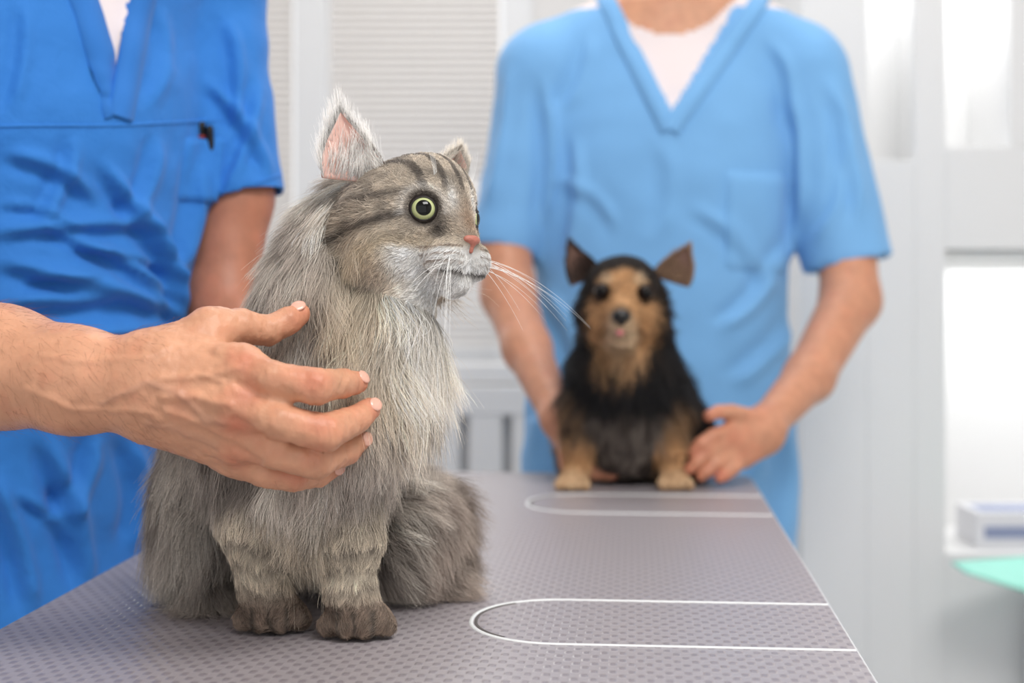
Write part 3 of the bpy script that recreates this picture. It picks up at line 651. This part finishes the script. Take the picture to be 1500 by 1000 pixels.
def cat_col(P):
    q=(P-O)@HA.T/HS;f,s,u=q[:,0],q[:,1],q[:,2];z=P[:,2]-TZ
    st=vnoise(P,(60,60,20),8)+.6*vnoise(P,(140,140,45),9)
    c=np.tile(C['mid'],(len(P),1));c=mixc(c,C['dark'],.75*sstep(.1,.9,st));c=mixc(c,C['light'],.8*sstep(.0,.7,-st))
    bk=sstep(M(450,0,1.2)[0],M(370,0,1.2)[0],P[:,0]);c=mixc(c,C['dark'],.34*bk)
    dr=np.linalg.norm((P-M(590,460,1.10))*[1,.8,1.1],axis=1);c=mixc(c,C['beige'],.65*(1-sstep(.03,.080,dr)));c=mixc(c,C['white'],.6*(1-sstep(.015,.065,np.linalg.norm((P-M(640,455,1.10))*[1,.8,.9],axis=1))))
    dr=np.linalg.norm((P-M(500,390,1.08))*[1,.8,1.1],axis=1);c=mixc(c,C['beige'],.45*(1-sstep(.02,.055,dr)))
    c=mixc(c,C['tail'],.8*sstep(.04,.08,P[:,0]-M(500,700,1.25)[0])*(z<.14))
    leg=(z<.125)&(P[:,1]<1.19)
    lb=np.sin(z*2*math.pi/.017+3.5*vnoise(P,(50,50,30),4))+.5*vnoise(P,(200,200,120),4)
    lc=mixc(np.tile(mixc(C['beige'][None],C['light'],np.array([.4]))*.9,(len(P),1)),C['dark'],.50*sstep(.0,.9,lb));c=mixc(c,lc,np.where(leg,sstep(.13,.09,z),0))
    pw=sstep(.050,.022,z)*(P[:,1]<1.17);pc=np.tile(C['paw'],(len(P),1))*(1+.35*vnoise(P,(130,130,130),12))[:,None]
    for (pxx,pd) in PAW:
        for g in (-.0155,0,.0155): pc=mixc(pc,C['dark']*.5,.85*np.exp(-((P[:,0]-pxx-g*(1-.3*np.clip((P[:,1]-pd)/.025,0,1)))/.0018)**2)*(z<.026)*(P[:,1]<pd+.022))  # shade between the toes painted into the paw colour to deepen the gaps
    c=mixc(c,pc,pw*.92)
    H=isH(f,s,u);dk=C['dark']*.8
    hc=np.tile(lin((206,192,175)),(len(P),1));hc=mixc(hc,dk,.42*sstep(.1,.7,vnoise(P,(90,90,90),3)))
    hc=mixc(hc,dk,.8*sstep(.1,.7,np.sin(s*2*math.pi/.013+1.2))*sstep(.010,.020,u)*(1-sstep(.028,.034,np.abs(s))))
    hc=mixc(hc,C['mid'],.5*sstep(-.004,.012,u)*sstep(.02,-.01,f))
    sa=np.abs(s)
    for (u0,sl,w,am) in ((-.003,.22,.0045,.95),(-.019,.38,.0048,.75),(.013,.1,.0038,.65)):
        hc=mixc(hc,dk,am*np.exp(-((u-(u0+sl*(f-.03)))/w)**2)*(sa>.026)*sstep(.038,.024,f))
    hc=mixc(hc,C['beige'],.7*np.exp(-(((f-.012)/.03)**2+((u+.028)/.012)**2)))
    eyed=np.sqrt((f-.036)**2+(sa-.0255)**2+(u-.001)**2)
    hc=mixc(hc,C['white'],.35*np.exp(-((eyed-.016)/.0028)**2)*(u>-.004))
    hc=mixc(hc,dk,.8*np.exp(-((eyed-.012)/.002)**2))
    hc=mixc(hc,C['white'],.85*np.exp(-(((sa-.010)/.0035)**2+((u-.008)/.009)**2))*(f>.02))
    hc=mixc(hc,dk*.8,.95*np.exp(-(((f-.043)/.010)**2+((sa-.0165)/.0065)**2+((u+.0135)/.0085)**2)))
    hc=mixc(hc,C['brown'],.8*np.exp(-((sa/.0075)**2+((u+.008)/.015)**2))*(f>.03))
    hc=mixc(hc,C['white'],sstep(.012,.030,f)*sstep(-.024,-.031,u))
    hc=mixc(hc,C['brown']*.6,.7*sstep(.35,.9,np.sin(u*2*math.pi/.0056))*(sa>.008)*(sa<.027)*(f>.033)*(u<-.022)*(u>-.039))
    hc=mixc(hc,dk*.7,.95*np.exp(-((u+.0440)/.0016)**2)*(f>.036)*(sa<.022))
    c=np.where(H[:,None],hc,c);return c,H,q
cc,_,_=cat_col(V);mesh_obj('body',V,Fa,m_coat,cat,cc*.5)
NH=285000
def dens(c):
    q=(c-O)@HA.T/HS;h=np.linalg.norm(q,axis=1)<.075
    return 1+1.8*h+1.8*((c[:,2]-TZ)<.05)*(c[:,1]<1.17)-.6*(c[:,1]>1.34)
P,Nn=sample(V,Fa,N,NH,dens)
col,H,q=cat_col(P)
EC={1:(.0345,.0250,.001),-1:(.0325,.0245,.001)}
for sg in (1,-1):
    e=np.array([EC[sg][0],EC[sg][1]*sg,EC[sg][2]]);keep=np.linalg.norm(q-e,axis=1)>.0092
    P,Nn,col,H,q=P[keep],Nn[keep],col[keep],H[keep],q[keep]
keep=(np.linalg.norm(q-[.0575,0,-.025],axis=1)>.0080)&(P[:,2]>TZ+.0015);P,Nn,col,H,q=P[keep],Nn[keep],col[keep],H[keep],q[keep]
f,s,u=q.T;sa=np.abs(s);z=P[:,2]-TZ
L=np.full(len(P),.035)
ruff=1-sstep(.030,.085,np.linalg.norm((P-M(565,480,1.10))*[1,.8,.8],axis=1));L+=.020*ruff
leg=(P[:,1]<1.19)&(z<.13);L=np.where(leg,.007+.020*sstep(.075,.13,z),L);L=np.where((z<.035)&(P[:,1]<1.17),.0042,L)
mid=(np.abs(P[:,0]-M(452,0,1.15)[0])<.018)&(z<.16)&(z>.05)&(P[:,1]<1.2);L=np.where(mid,.032,L)
thigh=(z<.15)&(P[:,1]>1.2)&(P[:,0]>M(555,0,1.25)[0]);L=np.where(thigh,.036,L);L=np.where((P[:,1]>1.2)&(z<.10)&(P[:,0]<M(340,0,1.25)[0]),.044,L)
Lh=.0045+.020*sstep(.022,-.03,f)*sstep(.0,.02,.02-u)+.008*sstep(.02,-.03,f);Lh=np.where((u<-.03)&(f<.005),Lh+.014,Lh);Lh=np.where(f>.03,.0036,Lh)
L=np.where(H,Lh,L);ed=np.minimum(np.linalg.norm(q-[.0345,.0250,.001],axis=1),np.linalg.norm(q-[.0325,-.0245,.001],axis=1))
L=np.where(ed<.0160,.0022,L);L*=rng.uniform(.45,1.2,len(P))
flow=np.tile([.0,-.05,-1.],(len(P),1))
flow=np.where((ruff>.1)[:,None],np.array([.10,-.25,-1.]),flow)
flow=np.where(thigh[:,None],np.array([.75,-.1,-.6]),flow)
lh_=(P[:,1]>1.2)&(z<.17)&(P[:,0]<M(360,0,1.25)[0]);flow=np.where(lh_[:,None],np.array([-.4,-.1,-1.]),flow)
nosep=HL(.062,0,-.022);flow=np.where(H[:,None],(P-nosep)/np.linalg.norm(P-nosep,axis=1,keepdims=True)+np.array([0,0,-.35])*((u<0)&(f<.02))[:,None],flow)
toe=(z<.035)&(P[:,1]<1.17);flow=np.where(toe[:,None],np.array([0,-1.,-.5]),flow)
lift=np.where(H,.22,.55);lift=np.where(leg,.25,lift);lift=np.where(toe,.16,lift);lift=np.where(thigh,.65,lift);lift=np.where((ruff>.2)&~H,.68,lift)
HC=grow(P,Nn,flow,L,lift,.34,7,.62,24,.19,.60,55,wave=.13,levels=2,free=.18)
cm1=rng.uniform(.7,1.3,LAST[0].max()+1)[LAST[0]];cm2=rng.uniform(.75,1.25,LAST[1].max()+1)[LAST[1]]
vv=np.where(H|leg,.4,1.0);col=col*(1+(cm1*cm2-1)*vv)[:,None]
flat=HC.reshape(-1,3);mk=np.all((flat>[-.45,.9,.85])&(flat<[-.06,1.16,1.12]),axis=1)
sd=np.full(len(flat),9.);sd[mk]=evalpts(armR,flat[mk]);sd=sd.reshape(HC.shape[:2])
push=np.minimum(np.maximum(.0012-sd,0),.06)
bad=(sd.min(1)<-.010)|(evalpts(armR,P)<.0)
HC-=Nn[:,None,:]*push[:,:,None]*1.0
HC[:,:,2]=np.maximum(HC[:,:,2],TZ+.0012+.004*rng.random(HC.shape[0])[:,None])
HC=HC[~bad];col=col[~bad]
col=np.clip(col*rng.uniform(.75,1.25,(len(col),1)),0,.9)
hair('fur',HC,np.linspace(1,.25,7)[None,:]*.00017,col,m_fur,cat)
# ears
def ear(name,base,tip,hw,face,cup,matv,par,n=16,mm=14,lean=0.0):
    base,tip,hw,face=[np.array(x,float) for x in (base,tip,hw,face)];face/=np.linalg.norm(face);V=[]
    for i in range(n+1):
        t=i/n
        for j in range(mm+1):
            s=-1+2*j/mm;w=(1-t)**.9*(1+.30*math.sin(t*math.pi))+.01
            V.append(base+(tip-base)*t+hw*s*w+hw*lean*math.sin(t*math.pi)-face*cup*(1-s*s)*(1-t)**.6)
    Fs=[[i*(mm+1)+j,i*(mm+1)+j+1,(i+1)*(mm+1)+j+1,(i+1)*(mm+1)+j] for i in range(n) for j in range(mm)]
    V=np.array(V);Fs=np.array(Fs);N=vnormals(V,Fs)
    if (N.mean(0)@face)<0: Fs=Fs[:,::-1];N=-N
    o=mesh_obj(name,V,Fs,matv,par);so=o.modifiers.new('s','SOLIDIFY');so.thickness=.0018;so.offset=-1
    return V,Fs,N,face
def earfur(name,E,tipdir,cout,cin,par,n_out,n_in,Lo,Li,matv,rad=.00018,n_fill=0):
    V,Fs,N,face=E;tipdir=np.array(tipdir,float)
    P,Nn=sample(V,Fs,N,n_out);P=P-Nn*.002
    H1=grow(P,-Nn,np.tile(tipdir,(n_out,1)),Lo*rng.uniform(.6,1.2,n_out),np.full(n_out,.25),0,5,.3,20,.2,.2,80)
    k=15;rows=V.reshape(-1,k,3)
    edge=np.concatenate([rows[:,0],rows[:,-1]]);i=rng.integers(0,len(edge)-1,n_in);t=rng.random((n_in,1))
    ok=np.linalg.norm(edge[i]-edge[i+1],axis=1)<.02
    P=(edge[i]*(1-t)+edge[i+1]*t)[ok]
    ctr=V.mean(0);fl=(ctr-P)*12+tipdir*.9+face*.35
    H2=grow(P,np.tile(face,(len(P),1)),fl,Li*rng.uniform(.4,1.1,len(P)),np.full(len(P),.3),0,5,.5,12,.2,.2,60)
    H3=grow(P,np.tile(-face,(len(P),1)),np.tile(tipdir,(len(P),1)),Lo*rng.uniform(.5,1.1,len(P)),np.full(len(P),.15),0,5,.2,12,.25,.2,60)
    A=[H1,H2,H3];C_=[np.tile(cout,(len(H1),1)),np.tile(cin,(len(H2),1)),np.tile(cout*.8,(len(H3),1))]
    if n_fill:
        P,Nn=sample(V,Fs,N,n_fill,lambda c:.02+np.clip(1-np.linalg.norm(c-V[:k].mean(0),axis=1)/.035,0,1));P=P+Nn*.0003
        A.append(grow(P,Nn,np.tile(tipdir,(n_fill,1)),Li*rng.uniform(.3,1.0,n_fill),np.full(n_fill,.35),0,5,.6,14,.2,.3,60));C_.append(np.tile(cin,(n_fill,1)))
    A=np.concatenate(A);C_=np.concatenate(C_)*rng.uniform(.7,1.2,(len(A),1))
    hair(name,A,np.linspace(1,.3,5)[None,:]*rad,C_,matv,par)
E=ear('ear_near',M(523,264,1.125),M(499,165,1.118),(.0245,.013,-.001),(-.42,-1,.05),.013,m_earin,cat)
earfur('ear_near_fur',E,(-.12,0,1),lin((132,117,107)),C['white'],cat,7000,800,.0042,.020,m_fur,.00015,1000)
E=ear('ear_far',M(650,262,1.19),M(674,220,1.195),(.017,.020,0),(.75,-.65,.1),.010,m_earin,cat)
earfur('ear_far_fur',E,(.3,0,1),lin((130,116,106)),C['light'],cat,6000,900,.0042,.012,m_fur,.00015,600)
def axes_from(z):
    z=np.array(z,float);z/=np.linalg.norm(z);x=np.cross([0,0,1.],z);x/=np.linalg.norm(x);return [x,np.cross(z,x),z]
for nm,sg,er,gz in (('eye_near',1,.0113,(.78,.62)),('eye_far',-1,.0108,(.80,.60))):
    g=hF*gz[0]+hN*gz[1]*sg;c=HL(EC[sg][0]-.0012,(EC[sg][1]-.001)*sg,.0005);ax=axes_from(g);sphere(nm,c,er,m_eye,cat,ax,48,32)
    a0=np.array(ax)
    V2,F2=build([(Ell(c,er*1.07),0,'u'),(Ell(c+a0[2]*er*.95-a0[1]*.0004,(.0098,.0090 if sg>0 else .0055,.0103),a0),.0005,'s')],.0006)
    mesh_obj(nm+'_lid',V2,F2,m_rim,cat)
V2,F2=build([(HE(HL(.0590,0,-.0210),(.0040,.0078,.0037)),0,'u'),(Cap(HL(.0585,0,-.022),.0036,HL(.058,0,-.029),.0020),.003,'u'),(Ell(HL(.0635,.0034,-.0235),.0013),.001,'s'),(Ell(HL(.0635,-.0034,-.0235),.0013),.001,'s')],.0006)
mesh_obj('nose',V2,F2,m_nose,cat)
W=[]
for sg in (1,-1):
    for i in range(13):
        r=rng.random(3);p=HL(.050+.004*r[0],(.012+.006*r[1])*sg,-.030-.010*r[2])
        d=hF*(.2+.7*rng.random())+hN*sg*(.45+.6*rng.random())+hU*(-.75+.75*rng.random());d/=np.linalg.norm(d);Lw=.045+.05*rng.random()
        t=np.linspace(0,1,9)[:,None];W.append(p+d*Lw*t+np.array([0,0,-1])*Lw*.4*t*t)
for sg in (1,-1):
    for i in range(4):
        p=HL(.038,.016*sg,.016);d=hF*.3+hU*(.8+.2*i/4)+hN*sg*(.1+.3*i/4);t=np.linspace(0,1,9)[:,None];W.append(p+d*.04*t+(-hF*.3)*.04*t*t)
W=np.array(W);hair('whiskers',W,np.linspace(1,.2,9)[None,:]*.00019,np.tile([.95,.95,.93],(len(W),1)),m_whisk,cat)
# ================================================================= DOG
dog=top('small_dog',tuple(M(915,700,1.98)[:2])+(TZ,))
D0=[(Ell(M(912,424,1.935),(.052,.052,.046)),0,'u'),(Cap(M(911,450,1.90),.024,M(910,468,1.850),.0155),.018,'u'),(Ell(M(882,462,1.925),.027),.02,'u'),(Ell(M(942,462,1.925),.027),.02,'u'),(Cap(M(911,480,1.89),.018,M(910,483,1.862),.011),.008,'u'),
 c_((914,475,1.985,58),(920,560,2.0,66),.03),c_((912,540,1.985,62),(915,640,1.995,58),.03),c_((930,600,2.04,76),(950,640,2.08,68),.03),(Ell(M(1002,640,2.05),(.030,.05,.05)),.02,'u'),(Ell(M(848,640,2.06),(.025,.05,.05)),.02,'u'),
 c_((856,590,1.97,26),(849,650,1.955,18),.02),c_((849,650,1.955,18),(843,697,1.955,13),.01),c_((978,590,1.97,26),(982,655,1.955,17),.02),c_((982,655,1.955,17),(984,697,1.955,13),.01),(Ell(M(915,655,2.01),(.05,.05,.035)),.02,'u'),
 (Ell(M(882,427,1.878),.0095),.003,'s'),(Ell(M(945,429,1.878),.0095),.003,'s')]
for uc in (838,988):
    q=M(uc,700,1.94);D0+=[(Cap(M(uc+(4 if uc<900 else -4),697,1.955),.012,np.array([q[0],1.94,TZ+.013]),.0135),.01,'u')]
    for o_ in (-.018,-.006,.006,.018): D0+=[(Cap(np.array([q[0]+o_*.7,1.94,TZ+.012]),.0085,np.array([q[0]+o_,1.925,TZ+.008]),.0072),.0025,'u')]
V,Fa=build(D0,.003);V=relax(V,Fa,1,.5);V[:,2]=np.maximum(V[:,2],TZ+.0006);N=vnormals(V,Fa)
blk=lin((22,20,23));tan=lin((208,162,116));lt=lin((226,198,164));gry=lin((138,126,117));drk=lin((50,40,36))
def dog_col(P):
    U=750+F*P[:,0]/P[:,1];W=HZ+F*(CZ-P[:,2])/P[:,1];nz=vnoise(P,(45,45,30),5)*8+vnoise(P,(110,110,80),6)*5
    c=np.tile(blk,(len(P),1))
    c=mixc(c,mixc(np.tile(gry*.7,(len(P),1)),drk,sstep(-.2,.5,vnoise(P,(70,70,30),17))*.7),sstep(578,600,W+nz))
    side=sstep(48,64,np.abs(U-918+nz))
    c=mixc(c,mixc(np.tile(tan*.8,(len(P),1)),drk,.9*sstep(-.3,.3,vnoise(P,(60,60,40),7))),sstep(565,595,W+nz)*side)
    c=mixc(c,tan,sstep(625,655,W+nz)*(P[:,1]<1.985)*(np.abs(U-915)>42))
    c=mixc(c,lt,.5*sstep(670,700,W)*(P[:,1]<1.985)*(np.abs(U-915)>42))
    c=mixc(c,blk,sstep(985,1000,U+nz)*(P[:,1]>1.99))
    hc=np.tile(drk*.6,(len(P),1))
    face=1-sstep(.84,1.0,np.hypot((U-911+nz*.6)/54,(W-464+nz*.6)/74));hc=mixc(hc,tan,face)
    hc=mixc(hc,lt,(1-sstep(14,34,np.hypot(U-910,(W-484)*.9)))*.9)
    hc=mixc(hc,lt,.6*(1-sstep(6,12,np.hypot(U-890,(W-409)))));hc=mixc(hc,lt,.6*(1-sstep(6,12,np.hypot(U-936,(W-410)))))
    hc=mixc(hc,drk,.35*sstep(.2,.7,vnoise(P,(110,110,110),27))*(W<445))
    hc=mixc(hc,drk,.85*(1-sstep(11,18,np.hypot(U-882,W-428))));hc=mixc(hc,drk,.85*(1-sstep(11,18,np.hypot(U-945,W-431))))
    hc=mixc(hc,drk,.65*(1-sstep(11,19,np.hypot((U-910),(W-461)*1.0))))
    w=(1-sstep(515,540,W+nz))*(P[:,1]<2.0);hw=1-sstep(46,58,np.abs(U-912+nz*.6))*sstep(425,455,W)
    return mixc(c,hc,w*hw)
dc=dog_col(V);mesh_obj('body',V,Fa,m_coat,dog,dc*.8)
P,Nn=sample(V,Fa,N,105000,lambda c:1+1.5*(c[:,2]>M(0,500,1.93)[2]))
ok=(P[:,2]>TZ+.0015)
for e in (M(882,427,1.884),M(945,429,1.884)): ok&=np.linalg.norm(P-e,axis=1)>.0108
ok&=np.linalg.norm(P-M(910,463,1.840),axis=1)>.0115
P,Nn=P[ok],Nn[ok];col=dog_col(P);W2=HZ+F*(CZ-P[:,2])/P[:,1];U2=750+F*P[:,0]/P[:,1]
L=np.where(W2<505,.0060+.022*sstep(40,58,np.abs(U2-912))*sstep(405,440,W2),.028);L=np.where((W2>505)&(W2<580),.038,L);L=np.where((W2>635)&(P[:,1]<1.99),.011,L);L=np.where(W2>690,.0035,L)
L=np.where(np.hypot(U2-910,W2-465)<30,.0038,L);L*=rng.uniform(.5,1.25,len(L))
L=np.where((W2>485)&(W2<505)&(P[:,1]<1.95),.016,L)
fl=np.tile([0,-.1,-1.],(len(P),1));fl[:,0]=(U2-915)/90*.5;hn=M(910,455,1.82);fh=(P-hn)/np.linalg.norm(P-hn,axis=1,keepdims=True);fh[:,2]-=.25*(W2>430);fl=np.where((W2<500)[:,None],fh,fl)
HC=grow(P,Nn,fl,L,np.where(W2<500,.35,.6),.25,6,.6,22,.22,.6,50,wave=.12,levels=2,free=.2);HC[:,:,2]=np.maximum(HC[:,:,2],TZ+.0012)
cm1=rng.uniform(.65,1.35,LAST[0].max()+1)[LAST[0]];col=col*(1+(cm1-1)*np.where(W2<500,.5,1))[:,None]
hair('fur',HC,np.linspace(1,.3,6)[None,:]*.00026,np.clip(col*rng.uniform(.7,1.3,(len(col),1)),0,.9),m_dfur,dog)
E=ear('ear_left',M(860,410,1.95),M(834,357,1.95),(.021,.004,.008),(-.25,-1,0),.012,m_dearin,dog);earfur('ear_left_fur',E,(-.4,0,1),drk*.6,drk*1.8,dog,5000,1000,.0050,.011,m_dfur,.00026,600)
E=ear('ear_right',M(982,412,1.95),M(1008,362,1.95),(.024,-.004,-.008),(.25,-1,0),.012,m_dearin,dog);earfur('ear_right_fur',E,(.4,0,1),drk*.8,lin((160,130,105)),dog,5000,1000,.0050,.011,m_dfur,.00026,600)
for nm,e,g in (('eye_left',(882,427,1.885),(-.15,-1,.0)),('eye_right',(945,429,1.885),(.15,-1,.0))): sphere(nm,M(*e),.0108,m_deye,dog,axes_from(g),32,20)
V2,F2=build([(Ell(M(910,463,1.836),(.0118,.008,.009)),0,'u'),(Ell(M(910,471,1.838),(.004,.005,.006)),.004,'u'),(Ell(M(905,464,1.8275),.0022),.001,'s'),(Ell(M(915,464,1.8275),.0022),.001,'s')],.001);mesh_obj('nose',V2,F2,m_dnose,dog)
V2,F2=build([(Cap(M(909,483,1.858),.006,M(908,486,1.846),.0055),0,'u')],.001);mesh_obj('tongue',V2,F2,m_tongue,dog)
# ================================================================= LIGHT
w=bpy.data.worlds.new('world');bpy.context.scene.world=w;w.use_nodes=True;w.node_tree.nodes['Background'].inputs[0].default_value=(.98,.985,1,1);w.node_tree.nodes['Background'].inputs[1].default_value=1.05
def area(name,loc,tgt,sx_,sy_,pw,c=(1,1,1)):
    l=bpy.data.lights.new(name,'AREA');l.shape='RECTANGLE';l.size=sx_;l.size_y=sy_;l.energy=pw;l.color=c
    o=bpy.data.objects.new(name,l);COL.objects.link(o);o.location=loc;o.rotation_euler=(Vector(tgt)-Vector(loc)).to_track_quat('-Z','Y').to_euler();return o
area('ceiling_light_front',(.55,.35,2.6),(0,1.2,.9),1.1,.8,42,(1,.985,.96))
area('ceiling_light_back',(.1,2.4,2.66),(.1,2.4,0),1.2,1.0,14)
area('window_light',(-.6,YB-.2,1.6),(-.4,1.5,1.0),1.2,1.2,9,(.95,.98,1))
area('niche_fill_lower',(1.15,2.93,1.12),(1.15,2.93,.5),.5,.2,1.9)  # added fill without a fitting, brightens the lower niche
area('niche_fill_upper',(.9,2.93,1.9),(.9,2.93,1.3),.1,.2,1.6)  # another added fill, whitens the back of the upper niche
area('niche_fill_side',(.73,2.93,1.9),(.73,2.93,1.3),.1,.2,1.1)  # fill added to lift the narrow side niche, no lamp modelled
